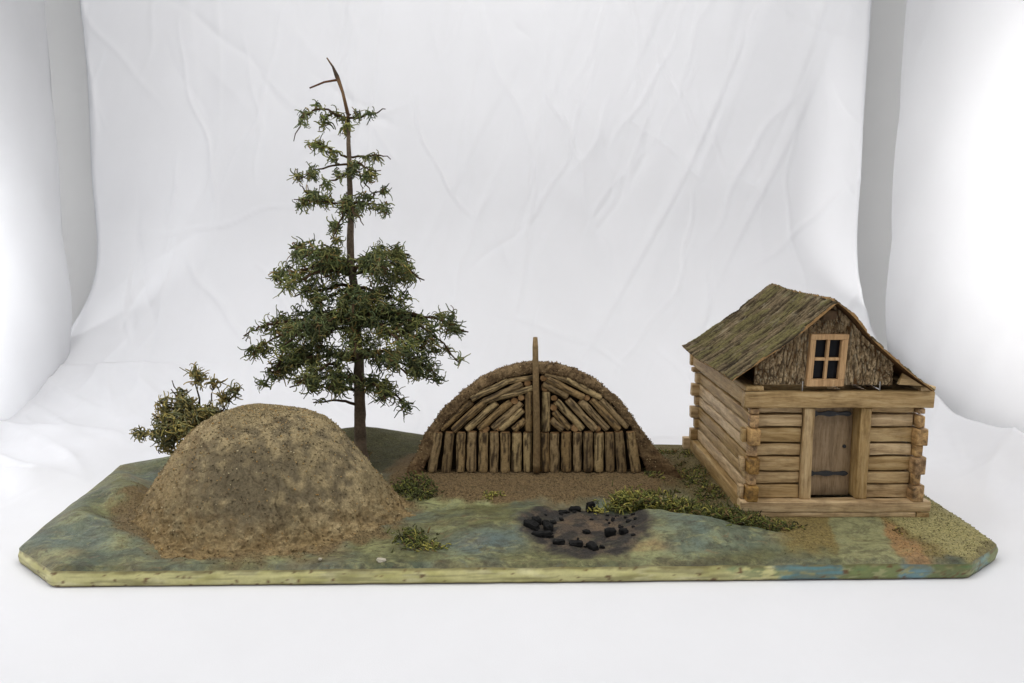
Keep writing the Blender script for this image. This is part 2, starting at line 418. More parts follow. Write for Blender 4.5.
def gcol(x, y):
    G = 0.
    a = fbm(x*7, y*9, 1., 4); b = fbm(x*9+9, y*13, 6., 4); c3 = fbm(x*6-4, y*8, 11., 4); f = fbm(x*45, y*45, 2., 3)
    c = mixc(C_OLIVE, C_GREY, smooth(-.12, .16, a))
    c = mixc(c, C_PALE, .8*smooth(.04, .26, b)); c = mixc(c, C_BLUE, .36*smooth(.14, .30, c3+.3*f))
    c = mixc(c, C_TAN, .6*smooth(.10, .3, fbm(x*11+3, y*15, 19.))); c = mixc(c, C_DKG, .65*smooth(.10, .3, fbm(x*12-7, y*12, 27.)))
    w = .10*f+.08*a
    def area(c, G, col, k, gr=0.): return mixc(c, col, k), G*(1-k)+gr*k
    c, G = area(c, G, lin(78, 75, 48), .95*smooth(.27, .35, y+.2*w)*smooth(-.42, -.33, x)*smooth(.0, -.06, x), .85)      # hill behind the tree
    c, G = area(c, G, lin(118, 120, 86), .6*smooth(.30, .40, y)*smooth(-.36, -.46, x))
    c, G = area(c, G, lin(104, 84, 64), .8*smooth(1., .6, ell(x, y, -.46, .33, .07, .03)+3*w))
    c, G = area(c, G, lin(113, 94, 65), smooth(1.14, 1.0, ell(x, y, .033, .315, .205, .128)+1.6*w), 1.)                # earth floor of the lodge
    c, G = area(c, G, lin(120, 101, 70), .9*smooth(1.16, 1.0, ell(x, y, -.306, .162, .170, .142)+2.6*w), 1.)             # spill round the mound
    c, G = area(c, G, lin(106, 94, 60), .95*smooth(.205, .25, x+.3*w)*smooth(.13, .19, y+.2*w), 1.)                     # scrubby earth round the cabin
    c, G = area(c, G, lin(132, 116, 70), .95*smooth(.29, .315, x+.3*w)*smooth(.015, .05, y+.25*w), .9)
    c, G = area(c, G, lin(156, 148, 100), smooth(.465, .49, x+.35*w+.35*(y-.06))*smooth(.0, .03, y), .75)             # pale grassy sand at right
    c, G = area(c, G, lin(162, 126, 84), .85*smooth(.026, .012, abs(x-.442+.12*(y-.03)+.22*w))*smooth(.118, .085, y+.3*w), .5)  # orange strip beside the path
    pth = smooth(.034, .028, abs(x-.388-.22*(y-.03)+.12*w))
    c, G = area(c, G, mixc(lin(142, 142, 102), lin(164, 160, 118), smooth(.0, .2, b)), pth, .12)                          # path to the door
    c, G = area(c, G, C_BLUE, .4*smooth(1.05, .5, ell(x, y, .235, .065, .08, .045)+2*w))
    c, G = area(c, G, lin(84, 102, 108), .5*smooth(1.1, .4, ell(x, y, -.03, .05, .06, .03)+2*w))
    c, G = area(c, G, C_ORNG, .5*smooth(1., .5, ell(x, y, .140, .040, .045, .012)+3*w))
    r = ell(x, y, .085, .096, .078, .072)+1.1*w+.14*f
    c, G = area(c, G, C_ASH, smooth(1.14, .86, r), .8); c = mixc(c, lin(112, 94, 74), .7*smooth(.75, .4, r)*smooth(-.1, .15, a+f))
    c = mixc(c, (.03, .028, .026), .85*smooth(1.1, .9, r)*smooth(.0, .15, fbm(x*55, y*55, 31.)+.2*smooth(.45, .85, r)-.0))
    # grime line along the rim
    e = edge_dist(x, y); c = mixc(c, lin(96, 84, 56), .55*smooth(.010, .004, e+.03*f)*smooth(-.1, .15, b))
    return (*c, G)
base = thing('model_base', (0, .24, 0), 'long low painted board with clipped corners and flaking yellow green edge carrying the village', 'model base')
NB, NR = 1000, 170
loop = outline(NB); CC = Vector((0, .235))
mb = MB(); ring0 = []
for r in range(NR):
    t = 1-r/NR
    for k in range(NB):
        x = CC.x+(loop[k].x-CC.x)*t; y = CC.y+(loop[k].y-CC.y)*t
        mb.vert((x, y, ground(x, y)), gcol(x, y))
ci = mb.vert((CC.x, CC.y, ground(CC.x, CC.y)), gcol(CC.x, CC.y))
for r in range(NR-1):
    for k in range(NB):
        a = r*NB+k; q = r*NB+(k+1) % NB; mb.f.append((a, q, q+NB, a+NB))
for k in range(NB): mb.f.append(((NR-1)*NB+k, (NR-1)*NB+(k+1) % NB, ci))
rg = random.Random(21); GRAINS = [lin(150, 128, 90), lin(124, 102, 70), lin(96, 78, 52), lin(168, 146, 106), lin(134, 112, 76), lin(200, 182, 144)]
for _ in range(16000):
    z_ = rg.random()
    if z_ < .34: x, y = .033+rg.uniform(-.23, .23), .255+rg.uniform(-.075, .04)
    elif z_ < .60:
        an = rg.uniform(0, 2*PI); rr = rg.uniform(.88, 1.16+.06*math.sin(an*3)); x, y = -.304+.176*rr*math.cos(an), .162+.142*rr*math.sin(an)
    elif z_ < .78: x, y = rg.uniform(.20, .36), rg.uniform(.03, .44)
    else: x, y = rg.uniform(.43, .55), rg.uniform(.02, .40)
    if edge_dist(x, y) < .004: continue
    c = gcol(x, y)
    if rg.random() > c[3]**.7: continue
    b_ = c[:3]; k_ = rg.choice((.55, .75, 1., 1.2, 1.55)); cc_ = tuple(q*k_ for q in b_)
    crumb(mb, (x, y, ground(x, y)+.0002), rg.choice((.0006, .0008, .0011)), (*cc_, .55), rg)
gtop = mb.build('painted_ground', paint_m, base)
mb = MB(); NH = 12
def ecol(x, y, h):
    a = fbm(x*16, y*16, h*60, 4); b = fbm(x*60, y*60, h*160+5, 3)
    c = mixc(lin(208, 202, 142), lin(184, 178, 114), smooth(-.1, .25, a))
    c = mixc(c, lin(218, 212, 166), .6*smooth(.05, .3, fbm(x*25+8, y*20, h*90)))
    t = x+.02*fbm(x*30, y*9, h*70)
    def seg(c, a0, a1, col, k=.9): return mixc(c, col, k*smooth(a0-.003, a0+.003, t)*smooth(a1+.003, a1-.003, t))
    if y < .2:
        c = mixc(c, lin(120, 134, 92), .8*smooth(.215, .25, t+.05*a)*smooth(-.05, .1, b+h*12-.12))
        c = seg(c, .285, .352, lin(84, 134, 144)); c = seg(c, .352, .418, lin(112, 126, 74)); c = seg(c, .418, .447, lin(98, 142, 156))
        c = seg(c, .447, .505, lin(88, 118, 72)); c = seg(c, .505, .53, lin(106, 144, 140)); c = seg(c, .53, .60, lin(122, 136, 76))
        c = mixc(c, lin(164, 164, 116), .9*smooth(.10, .2, b)*smooth(.22, .26, t))
        c = mixc(c, lin(84, 132, 96), .5*smooth(.16, .30, fbm(x*22, 3, h*40))*smooth(.16, .22, t))
    else: c = mixc(c, lin(120, 126, 84), .6)
    c = mixc(c, lin(106, 70, 40), .9*smooth(.20, .25, fbm(x*150, y*150, h*130+9, 3)-.06+.10*n3(x*20, 5, h*40)))      # chips showing wood
    c = mixc(c, lin(70, 48, 32), .9*smooth(.0026, .0008, h))
    c = mixc(c, lin(120, 112, 72), .5*smooth(.0, .2, fbm(x*14, y*14, h*220+3, 4)))
    c = mixc(c, lin(110, 98, 60), .7*smooth(.0165, .020, h+.006*b))
    return c
for j in range(NH):
    h = j/(NH-1)
    for k in range(NB):
        p = loop[k]; d = (p-CC).normalized()
        zt = ground(p.x, p.y); z = -.0005+(zt+.0005)*h
        o = .0022*math.sin(PI*min(1, h*1.05))+.0014*n3(p.x*22, p.y*22, 5+h*2)*math.sin(PI*h)+.0010*n3(p.x*50, p.y*50, h*3)+.0016*n3(p.x*9, p.y*9, 3)*(1-h)
        if j == NH-1: o = 0
        mb.vert((p.x+d.x*o, p.y+d.y*o, z), ecol(p.x, p.y, .021*h))
for j in range(NH-1):
    for k in range(NB):
        a = j*NB+k; q = j*NB+(k+1) % NB; mb.f.append((a, q, q+NB, a+NB))
mb.f.append(tuple(range(NB))[::-1])
mb.build('board', board_m, base)

# ------------------------------------------------------------------ earth mound
MX, MY, MZ = -.306, .162, .019
PROF = [(0, .1385), (.03, .1352), (.06, .1262), (.089, .108), (.114, .079), (.136, .044), (.151, .018), (.164, .006), (.192, -.004)]
CRK = [[(.036, .074), (.044, .060), (.042, .044), (.050, .030), (.055, .014)], [(-.058, .078), (-.046, .079), (-.032, .084)], [(.008, .082), (.016, .072), (.026, .068)], [(-.11, .02), (-.07, .03), (-.05, .012)], [(.06, .05), (.07, .03), (.09, .01)]]
def segd(px, pz, a, b):
    ax, az = a; bx, bz = b; t = clamp(((px-ax)*(bx-ax)+(pz-az)*(bz-az))/((bx-ax)**2+(bz-az)**2)); return math.hypot(px-ax-t*(bx-ax), pz-az-t*(bz-az))
mound = None
mb = MB(); NA, NP = 620, 210
def mfn(i, j):
    an = 2*PI*i/NA; t = j/(NP-1); r = .192*t
    wob = 1+.035*n3(math.cos(an)*1.6, math.sin(an)*1.6, 4)+.02*n3(math.cos(an)*5, math.sin(an)*5, 7)*t
    z = interp(PROF, r); z = .25*interp(PROF, r-.012)+.5*z+.25*interp(PROF, r+.012)
    x = math.cos(an)*r*wob; y = math.sin(an)*r*.80*wob
    g = fbm(x*16, y*16, z*16, 4); g2 = fbm(x*70, y*70, z*70, 4); g3 = fbm(x*200, y*200, z*200, 3)
    rough = smooth(.09, .0, z)
    d = .006*g+.0026*g2*(.6+1.2*rough)+.0026*g3*(.5+1.6*rough)
    ck = 0
    if y < .03:
        for L in CRK:
            for a, b in zip(L, L[1:]):
                dd = segd(x+.006*g2, z+.006*g, a, b); ck = max(ck, smooth(.0014, .0003, dd))
    d -= .0016*ck
    ck2 = smooth(.955, .992, 1-abs(n3(x*17+.2*g2, y*17, z*19)))*smooth(.02, .2, n3(x*9, y*9, z*9+5))
    d -= .0010*ck2; ck = max(ck, .7*ck2)
    k = smooth(.192, .15, r)
    nx = math.cos(an)*.8*t; ny = math.sin(an)*.8*t
    p = (MX+x+nx*d, MY+y+ny*d, MZ+z+d*.8*(.25+.75*k)-.004*smooth(.182, .192, r))
    c = mixc(lin(176, 158, 120), lin(154, 138, 104), smooth(-.15, .2, g))
    dk = smooth(1.15, .30, math.hypot((x-.01)/.115, (z-.068)/.066)+1.0*g+1.5*g2)*(1 if y < .04 else 0)  # greyer earth at front centre, partly painted shade between the side lights
    c = mixc(c, lin(100, 91, 74), .75*dk)
    c = mixc(c, lin(160, 136, 96), .6*smooth(-.03, -.12, x+.1*g2))
    c = mixc(c, lin(148, 124, 84), .7*smooth(.045, .0, z+.04*g2)); c = mixc(c, lin(104, 82, 56), .6*smooth(.08, .30, g3)*rough)
    c = mixc(c, lin(100, 88, 68), .5*smooth(.08, .34, fbm(x*40, y*40, z*40+8, 4))); c = mixc(c, lin(70, 56, 40),   .35*ck)
    return p, c
mb.grid(NA, NP, mfn, closed_u=True)
rm = random.Random(4)
nv_ = NA*NP
for _ in range(15000):
    k_ = rm.randrange(nv_); p = mb.v[k_]
    if p[1] > MY+.06 or p[2] < .012: continue
    c = mb.c[k_]; t_ = rm.choice((.5, .7, .9, 1.1, 1.3)); cc_ = tuple(q*t_ for q in c)
    if rm.random() < .16: cc_ = rm.choice((lin(206, 190, 150), lin(190, 160, 106), lin(176, 140, 88)))
    crumb(mb, (p[0]+rm.uniform(-.001, .001), p[1]+rm.uniform(-.001, .001), p[2]), rm.choice((.0005, .0006, .0008, .0010, .0013)), cc_, rm)
mound = mb.build('earth_mound', earth_m)
tag(mound, 'large rounded sandy brown earth mound with cracked surface, left front of the board', 'earth lodge')

# ------------------------------------------------------------------ half open lodge with log front
HX, HY, HZ = .0325, .284, .0345
def H(zx, zy): return ((zx-490)*.000388, (517-zy)*.000392)
lodge = thing('log_fronted_lodge', (HX, HY, HZ), 'domed brown earth lodge cut open to show a log front around a tall central post', 'earth lodge')
ARCH = [(36, 545), (60, 478), (95, 380), (160, 292), (225, 228), (290, 177), (345, 150), (400, 131), (445, 121), (490, 117), (560, 122), (630, 142), (700, 176), (755, 222), (800, 268), (860, 352), (904, 412), (952, 478), (1002, 545)]
INN = [(96, 545), (110, 478), (150, 362), (200, 300), (250, 252), (305, 214), (350, 190), (390, 176), (440, 165), (490, 160), (545, 162), (610, 176), (675, 204), (725, 236), (765, 274), (832, 350), (850, 410), (866, 478), (880, 545)]
def resample(P, n):
    P = [Vector(H(*p)) for p in P]; L = [(b-a).length for a, b in zip(P, P[1:])]; T = sum(L); out = []
    for i in range(n):
        d = T*i/(n-1); k = 0
        while k < len(L)-1 and d > L[k]: d -= L[k]; k += 1
        out.append(P[k]+(P[k+1]-P[k])*min(1, d/L[k]))
    for _ in range(4): out = [out[0]]+[(out[i-1]+2*out[i]+out[i+1])/4 for i in range(1, n-1)]+[out[-1]]
    return out
NAr = 240; ao = resample([(a, b+(6 if b < 250 else 0)) for a, b in ARCH], NAr); ai = resample(INN, NAr)
rows = [(0., -1, .014), (0., -1, .002), (.04, -1, -.0035), (.20, -1, -.0045), (.40, -1, -.0045), (.60, -1, -.0040), (.80, -1, -.0035), (.95, -1, -.0020)]
NTH = 60
mb = MB()
def hfn(i, j):
    if j < len(rows):
        t, _, dy = rows[j]; p = ai[i]*(1-t)+ao[i]*t; y = dy; x, z = p.x, p.y
    else:
        th = (j-len(rows))/(NTH-1)*PI/2; c = math.cos(th)
        x, z, y = ao[i].x*c*1.005, ao[i].y*(c**.8 if c > 0 else 0), .150*math.sin(th)
        if ao[i].y < .02: z = min(z, ao[i].y)
    g = fbm(x*60, y*60, z*60, 4); g3 = fbm(x*210, y*210, z*210, 3)
    base_f = smooth(.05, 0, z)
    d = .0028*g+.0042*g3
    nx, nz = (ao[i].normalized() if ao[i].length > 0 else Vector((0, 1)))
    col = mixc(lin(134, 112, 82), lin(108, 88, 64), smooth(-.15, .2, g)); col = mixc(col, lin(160, 134, 98), .6*smooth(.05, .3, g3)); col = mixc(col, lin(80, 62, 44), .6*smooth(.0, -.25, g3))
    col = mixc(col, lin(116, 90, 62), .4*base_f)
    fl = .007*base_f*base_f
    return (HX+x+nx*d+fl*nx, HY+y-abs(d)*.7-fl*.6, max(HZ+z+nz*d, HZ-.012)), col
mb.grid(NAr, len(rows)+NTH, hfn)
rh = random.Random(6)
for _ in range(7000):
    k_ = rh.randrange(NAr, NAr*(len(rows)+34)); p = mb.v[k_]
    if p[2] < HZ: continue
    t_ = rh.choice((.5, .7, 1., 1.3, 1.7)); cc_ = tuple(q*t_ for q in mb.c[k_])
    if rh.random() < .05: cc_ = lin(184, 160, 120)
    crumb(mb, (p[0]+rh.uniform(-.002, .002), p[1], p[2]+rh.uniform(-.001, .001)), rh.choice((.0006, .0008, .0010, .0013)), cc_, rh)
mb.build('earth_cover', hut_m, lodge)
mb = MB()
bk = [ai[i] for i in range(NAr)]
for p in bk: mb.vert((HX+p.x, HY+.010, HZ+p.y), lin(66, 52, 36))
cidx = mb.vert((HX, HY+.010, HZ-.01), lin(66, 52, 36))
for k in range(NAr-1): mb.f.append((k, cidx, k+1))
mb.build('back_wall', hut_m, lodge, smooth_=False)
rl = random.Random(3)
def hutlog(a, b, wid, lift, parent=lodge, name='log', tone=None, cut=True):
    ax, az = H(*a); bx, bz = H(*b); A = Vector((ax, 0, az)); Bv = Vector((bx, 0, bz)); L = (Bv-A).length
    r = wid*.000388/2
    tone = tone or rl.choice([lin(172, 146, 104), lin(154, 128, 88), lin(182, 158, 114), lin(142, 120, 86), lin(166, 142, 104)])
    drk = lin(64, 52, 40); sd = rl.uniform(0, 99)
    m = MB(); n, N = 20, 22
    for k in range(N):
        t = k/(N-1); z = t*L
        rr = r*(1+.10*n3(t*3, sd, 0)); wx = .0009*n3(t*2.2, sd, 5); wy = .0008*n3(t*2.2, sd, 9)
        ring = rr*(.90 if k in (0, N-1) else 1)
        for i in range(n):
            an = 2*PI*i/n; q = 1+.09*n3(math.cos(an)*1.5+sd, math.sin(an)*1.5, t*4)
            g = n3(math.cos(an)*3.4+sd, math.sin(an)*3.4, t*1.6)+.7*n3(math.cos(an)*7+sd, math.sin(an)*7, t*5)-.02
            m.vert((wx+math.cos(an)*ring*q, wy+math.sin(an)*ring*q, z), mixc(tone, drk, .9*smooth(-.02, .34, g)))
    for k in range(N-1):
        for i in range(n):
            p = k*n+i; q = k*n+(i+1) % n; m.f.append((p, q, q+n, p+n))
    cc = lin(172, 138, 96)
    for k, zz in ((0, -.0003), (N-1, L+.0003)):
        b0 = len(m.v)
        for i in range(n):
            p = m.v[k*n+i]; m.vert((p[0], p[1], zz), mixc(cc, lin(130, 96, 60), rl.random()))
        m.f.append(tuple(b0+i for i in range(n)) if k else tuple(b0+i for i in range(n))[::-1])
    o = m.build(name, hutlog_m, None)
    o.parent = parent; o.location = A+Vector((0, lift, 0))
    o.rotation_mode = 'QUATERNION'; o.rotation_quaternion = Vector((0, 0, 1)).rotation_difference((Bv-A).normalized())
    return o
for zx, t in ((130, 22), (176, 13), (222, 5), (262, 3), (303, 2), (342, 2), (382, 1), (423, 0), (462, 0), (524, 0), (559, 0), (601, 0), (641, 1), (680, -2), (718, -2), (757, -4), (795, -12), (842, -20)):
    hutlog((zx-t*.55, 514+rl.uniform(-3, 3)), (zx+t*.55, 370+rl.uniform(-3, 3)), rl.uniform(31, 37), -.002)
hutlog((467, 366), (467, 224), 29, -.001); hutlog((528, 366), (528, 224), 30, -.001)
DIAG = [((262, 250), (392, 186), 24), ((390, 188), (484, 173), 22), ((152, 360), (262, 262), 25), ((196, 364), (308, 262), 28), ((304, 262), (442, 196), 25), ((318, 256), (480, 212), 24),
        ((244, 362), (352, 266), 27), ((288, 360), (402, 262), 27), ((338, 358), (440, 266), 27), ((366, 362), (446, 290), 25), ((412, 362), (453, 326), 25),
        ((660, 246), (530, 176), 26), ((724, 246), (598, 180), 24), ((606, 184), (522, 164), 22), ((820, 352), (722, 254), 25), ((788, 360), (690, 252), 27), ((748, 360), (650, 258), 27), ((704, 360), (604, 252), 27),
        ((658, 360), (564, 258), 27), ((612, 358), (556, 296), 25), ((586, 362), (546, 324), 25), ((604, 242), (516, 196), 26)]
for a, b, wd in DIAG: hutlog(a, b, wd*1.0, -.001+rl.uniform(-.0015, .0015))
for a in ((414, 260), (440, 248), (314, 362), (362, 358), (558, 250), (552, 282), (672, 248), (628, 358), (714, 360), (518, 178), (520, 216), (462, 196)):   # sawn stubs facing out
    o = hutlog((a[0], a[1]), (a[0], a[1]-30), rl.uniform(19, 25), -.004, name='log', tone=lin(150, 118, 84))
    o.rotation_quaternion = Vector((0, 0, 1)).rotation_difference(Vector((rl.uniform(-.2, .2), -1, .1)).normalized()); o.location.y = .005; o.scale = (1.15, 1, .75)
m = MB(); pts = []; 
for k in range(16):
    t = k/15; px, pz = H(494-5*t+1.5*math.sin(t*5), 510-482*t); pts.append((HX+px, HY-.0105, HZ+pz))
m.tube(pts, [.0052*(1-.28*k/15)*(1+.06*n3(k*.6, 2, 1))*(1 if k < 15 else .8) for k in range(16)], 12, lambda t: mixc(lin(130, 108, 76), lin(164, 138, 100), clamp(.8*n3(t*9, 4, 4)+.5*t)))
m.build('post', hutlog_m, lodge)

# ------------------------------------------------------------------ log cabin
cabin = thing('log_cabin', (.39, .27, .030), 'small honey brown squared log cabin with a mossy bark roof and plank door', 'cabin')
boxes('sill', wood_x, cabin, [(.2735, .5000, .117, .134, .0366, .0495), (.2895, .4835, .1175, .134, .0302, .0364)], seed=1)
boxes('sill', wood_y, cabin, [(.2737, .2885, .1175, .1165+.004, .0300, .0362), (.2775, .2925, .1345, .411, .0302, .049)], seed=2)
boxes('sill', wood_y, cabin, [(.4845, .4995, .1175, .1205, .0300, .0362), (.4845, .4995, .1345, .411, .0302, .049)], seed=3)
boxes('sill', wood_x, cabin, [(.268, .504, .4115, .424, .0305, .049)], seed=4)
ROWZ = [(.0500, .0668), (.0682, .0825), (.0840, .1012), (.1030, .1175), (.1192, .1368), (.1384, .1535), (.1552, .1620)]
rc = random.Random(8)
for k, (z0, z1) in enumerate(ROWZ):
    big = (k % 2 == 0) and k < 6
    j = rc.uniform(-.0006, .0006)
    boxes('log', wood_x, cabin, [(.2935, .3460, .1305+j,   .146, z0+.0003, z1-.0003)], seed=10+k)
    boxes('log', wood_x, cabin, [(.4270, .4785, .1305-j,   .146, z0+.0003, z1-.0003)], seed=30+k)
    # side wall logs run back and their sawn ends stand out in front
    yb = .396
    y0 = .1165 if big else .1225; e = .0012 if big else -.0008
    boxes('log', wood_y, cabin, [(.2855+j, .2925, .1365, yb, z0+.0005, z1-.0005)], seed=50+k)
    boxes('log', wood_y, cabin, [(.4795, .4875, .1365, yb, z0+.0005, z1-.0005)], seed=70+k)
    if k < 6 or True:
        h = .0008 if big else 0
        boxes('log_end', wood_end, cabin, [(.2815-e, .2930+e*.5, y0, .1362, z0-h, z1+h)], bev=.0018, seed=90+k)
        boxes('log_end', wood_end, cabin, [(.4790-e, .4895+e, y0, .1362, z0-h, z1+h)], bev=.0018, seed=110+k)
        if big:
            boxes('log_end', wood_x, cabin, [(.4915, .4965, .1275, .1395, z0+.0005, z1-.0005)], seed=130+k)
            boxes('log_end', wood_x, cabin, [(.2745, .2798, .1275, .1395, z0+.0005, z1-.0005)], seed=150+k)
    x0 = .2745 if k % 2 == 0 else .2800
    boxes('log', wood_x, cabin, [(x0, .501 if k % 2 == 0 else .492, .3965, .4095, z0, z1)], seed=170+k)
boxes('door_post', wood_z, cabin, [(.3466, .3590, .1255, .151, .0497, .1622)], seed=201)
boxes('door_post', wood_z, cabin, [(.4135, .4265, .1255, .156, .0497, .1622)], seed=202)
boxes('lintel', wood_x, cabin, [(.2745, .4975, .1215, .1375, .1630, .1826)], bev=.0016, seed=203)
boxes('wall_plate', wood_y, cabin, [(.2775, .2925, .1385, .411, .1630, .1815)], bev=.0016, seed=204)
boxes('wall_plate', wood_y, cabin, [(.4820, .4970, .1385, .411, .1630, .1815)], bev=.0016, seed=205)
boxes('wall_plate', wood_x, cabin, [(.2745, .5035, .4115, .421, .1630, .1826)], seed=206)
boxes('plate_cap', wood_y, cabin, [(.2745, .2965, .1225, .40, .1832, .1890)], bev=.0022, seed=207)
boxes('plate_cap', wood_y, cabin, [(.4815, .4985, .1225, .40, .1832, .1885)], bev=.0022, seed=208)
door = boxes('door', wood_door, cabin, [(.3592, .4133, .1460, .1510, .0480, .1625)], bev=.0008, seed=210)
def strap(z, x0, x1):
    m = MB(); P = [(0, .0012), (.06, .0030), (.14, .0030), (.2, .0014), (.3, .0016), (.4, .0026), (.47, .0030), (.55, .0026), (.65, .0015), (.8, .0018), (.9, .0028), (.96, .0020), (1., .0004)]
    for yy in (.1440, .1462):
        for sg in (1, -1):
            for t, hh in P: m.vert((x0+(x1-x0)*t, yy, z+sg*hh*1.15))
    n = len(P)
    for k in range(n-1):
        a = k
        m.f += [(a+1, a, n+a, n+a+1), (a, a+1, 2*n+a+1, 2*n+a), (n+a+1, n+a, 3*n+a, 3*n+a+1)]
    m.f += [(0, 2*n, 3*n, n), (n-1, 2*n-1, 4*n-1, 3*n-1)]
    return m.build('hinge', iron, door, smooth_=False)
strap(.1508, .3600, .4105); strap(.0762, .3595, .4105)
m = MB(); m.tube([(.4045, .1472, .110), (.4045, .1448, .110), (.4045, .1430, .110)], [.0022, .0022, .0014], 10); m.build('latch', iron, door)

def bark_sheet(name, top, nu, nv, thick, parent, stretch, amp, cols, moss, mat=bark_m, edge=lin(168, 132, 88), sd=0.):
    """sheet of furrowed bark; top(u,v) -> point, normal; furrows run along v"""
    m = MB(); info = {}
    def hgt(p, u, v):
        a, b = stretch(u, v)
        w1 = a+.22*n3(a*.35, b*.9, 5+sd)
        r1 = 1-abs(n3(w1*1.0, b*.9, 2+sd)); r2 = 1-abs(n3(w1*2.3, b*2.2, 8+sd))
        crack = max(smooth(.84, .97, r1), .7*smooth(.87, .98, r2)) if not moss else max(smooth(.80, .97, r1), .7*smooth(.84, .98, r2))
        col_ = math.floor(w1*1.3); row_ = math.floor(b*1.7+7.3*math.sin(col_*12.99+sd)+.5*n3(w1, b*3, 3))
        q_ = math.sin(col_*78.233+row_*37.719+sd)*43758.5; cell = q_-math.floor(q_)-.5
        plate = .6*n3(w1*1.5, b*5, 13+sd)+.9*cell
        return crack, plate
    def fn(i, j):
        u, v = i/(nu-1), j/(nv-1)
        ew = .010*n3(u*14, 2+sd, 0)+.006*n3(u*40, 3+sd, 0); eu = .006*n3(4+sd, v*14, 1)
        p, nn = top(u+eu*(1 if u > .5 else -1)*(abs(u-.5)*2)**6, v+ew*(v**6)); crack, plate = hgt(p, u, v)
        f = fbm(u*60, v*60, sd, 3)
        q = p+nn*(thick+amp*(.5*plate-1.0*crack+.5*f))
        c = mixc(cols[0], cols[1], smooth(-.3, .3, plate+.4*f)); c = mixc(c, cols[2], .9*crack)
        c = mixc(c, cols[3], .7*smooth(.1, .45, fbm(u*22, v*7, 5+sd, 4)))
        if moss:
            mm = smooth(-.02, .22, fbm(u*7, v*3.2, 9+sd, 4)+.10)*smooth(.0, .3, plate+.25)
            c = mixc(c, moss, .65*mm*(1-crack)); c = mixc(c, lin(150, 142, 82), .45*mm*smooth(.1, .3, f)*(1-crack))
        return q, c
    m.grid(nu, nv, fn)
    b0 = len(m.v)
    m.grid(nu, nv, lambda i, j: (top(i/(nu-1), j/(nv-1))[0], lin(104, 76, 48)), flip=True)
    def rim(a, b, e):   # edge band, own vertices so that the pale inner bark shows on the cut edge
        k = len(m.v)
        for t in (a, b): 
            for s_ in (t, b0+t): m.vert(m.v[s_], e)
        m.f.append((k, k+1, k+3, k+2))
    for i in range(nu-1):
        rim(i+1, i, edge); rim((nv-1)*nu+i, (nv-1)*nu+i+1, edge)
    for j in range(nv-1):
        rim(j*nu, (j+1)*nu, edge); rim((j+1)*nu+nu-1, j*nu+nu-1, edge)
    return m.build(name, mat, parent)
def profile(P):
    def f(v):
        n = len(P)-1; k = min(n-1, max(0, int(v*n))); t = v*n-k
        p0, p1, p2, p3 = P[max(k-1, 0)], P[k], P[k+1], P[min(k+2, n)]
        return tuple(.5*(2*p1[a]+(p2[a]-p0[a])*t+(2*p0[a]-5*p1[a]+4*p2[a]-p3[a])*t*t+(3*p1[a]-p0[a]-3*p2[a]+p3[a])*t**3) for a in (0, 1))
    return f
PLf = profile([(.3720, .2890), (.3510, .2705), (.3285, .2510), (.3050, .2320), (.2810, .2140), (.2555, .1972)])
PRf = profile([(.3700, .2900), (.3920, .2705), (.4120, .2485), (.4370, .2265), (.4630, .2050), (.4910, .1845)])
def slope(pf, sgn, yf0, yf1, yb0, yb1):
    def top(u, v):
        x, z = pf(v); x2, z2 = pf(min(1.2, v+.01)); x1, z1 = pf(v-.01 if v > .01 else 0)
        t = Vector((x2-x1, 0, z2-z1)).normalized(); n = Vector((-t.z, 0, t.x))
        if n.z < 0: n = -n
        yf = yf0+(yf1-yf0)*v; yb = yb0+(yb1-yb0)*v
        y = yf+(yb-yf)*u
        sag = .003*n3(u*2.2, v*2, 3*sgn)+.0030*math.sin(u*PI)*-.6
        return Vector((x, y, z+sag+.0035*u*(1-v)-.002*u*v)), n
    return top
BR = (lin(78, 68, 52), lin(132, 116, 90), lin(34, 29, 24), lin(158, 148, 124))
roof_l = bark_sheet('roof', slope(PLf, -1, .1095, .1120, .345, .384), 360, 150, .0030, cabin, lambda u, v: (u*52, v*2.6), .0026, BR, lin(106, 104, 60), sd=1.)
roof_r = bark_sheet('roof', slope(PRf, 1, .1105, .1130, .343, .380), 240, 110, .0030, cabin, lambda u, v: (u*52, v*2.6), .0026, BR, lin(106, 104, 60), sd=20.)
# gable walls: bark boards under the roof line, left and right of the window and above it
def roof_z(x):
    best = 1
    pf = PLf if x < .3675 else PRf
    lo, hi = 0., 1.
    for _ in range(24):
        md = (lo+hi)/2; X = pf(md)[0]
        if (X > x) == (x < .3675): lo = md
        else: hi = md
    return pf(lo)[1]
GB = (lin(148, 124, 92), lin(188, 164, 128), lin(74, 60, 46), lin(206, 194, 166))
def gable(x0, x1, zb, zt, y, sd, flipn=-1):
    def top(u, v):
        x = x0+(x1-x0)*u; t = zt(x) if callable(zt) else zt
        return Vector((x, y, zb+(max(t, zb+.0005)-zb)*v)), Vector((0, flipn, 0))
    w_ = abs(x1-x0)
    return bark_sheet('gable', top, max(30, int(w_*1500)), 90, .0022, cabin, lambda u, v: (u*w_*230, v*2.6), .0022, GB, None, sd=sd, edge=lin(120, 90, 60))
rz = lambda x: roof_z(x)-.0015
gable(.2855, .3490, .1905, rz, .1275, 3.)
gable(.3865, .4480, .1900, rz, .1275, 6.)
gable(.3440, .3915, .2500, rz, .1290, 9.)
gable(.2960, .4600, .1500, rz, .3400, 12., 1)  # unseen rear gable, hung low inside the walls to block light
boxes('ridge_pole', simple('dark_bark_wood', lin(82, 64, 46), .9, .4, 90, .001), cabin, [(.3600, .3750, .1180, .356, .2690, .2800)], bev=.002, jit=.002, seed=220)
m = MB()
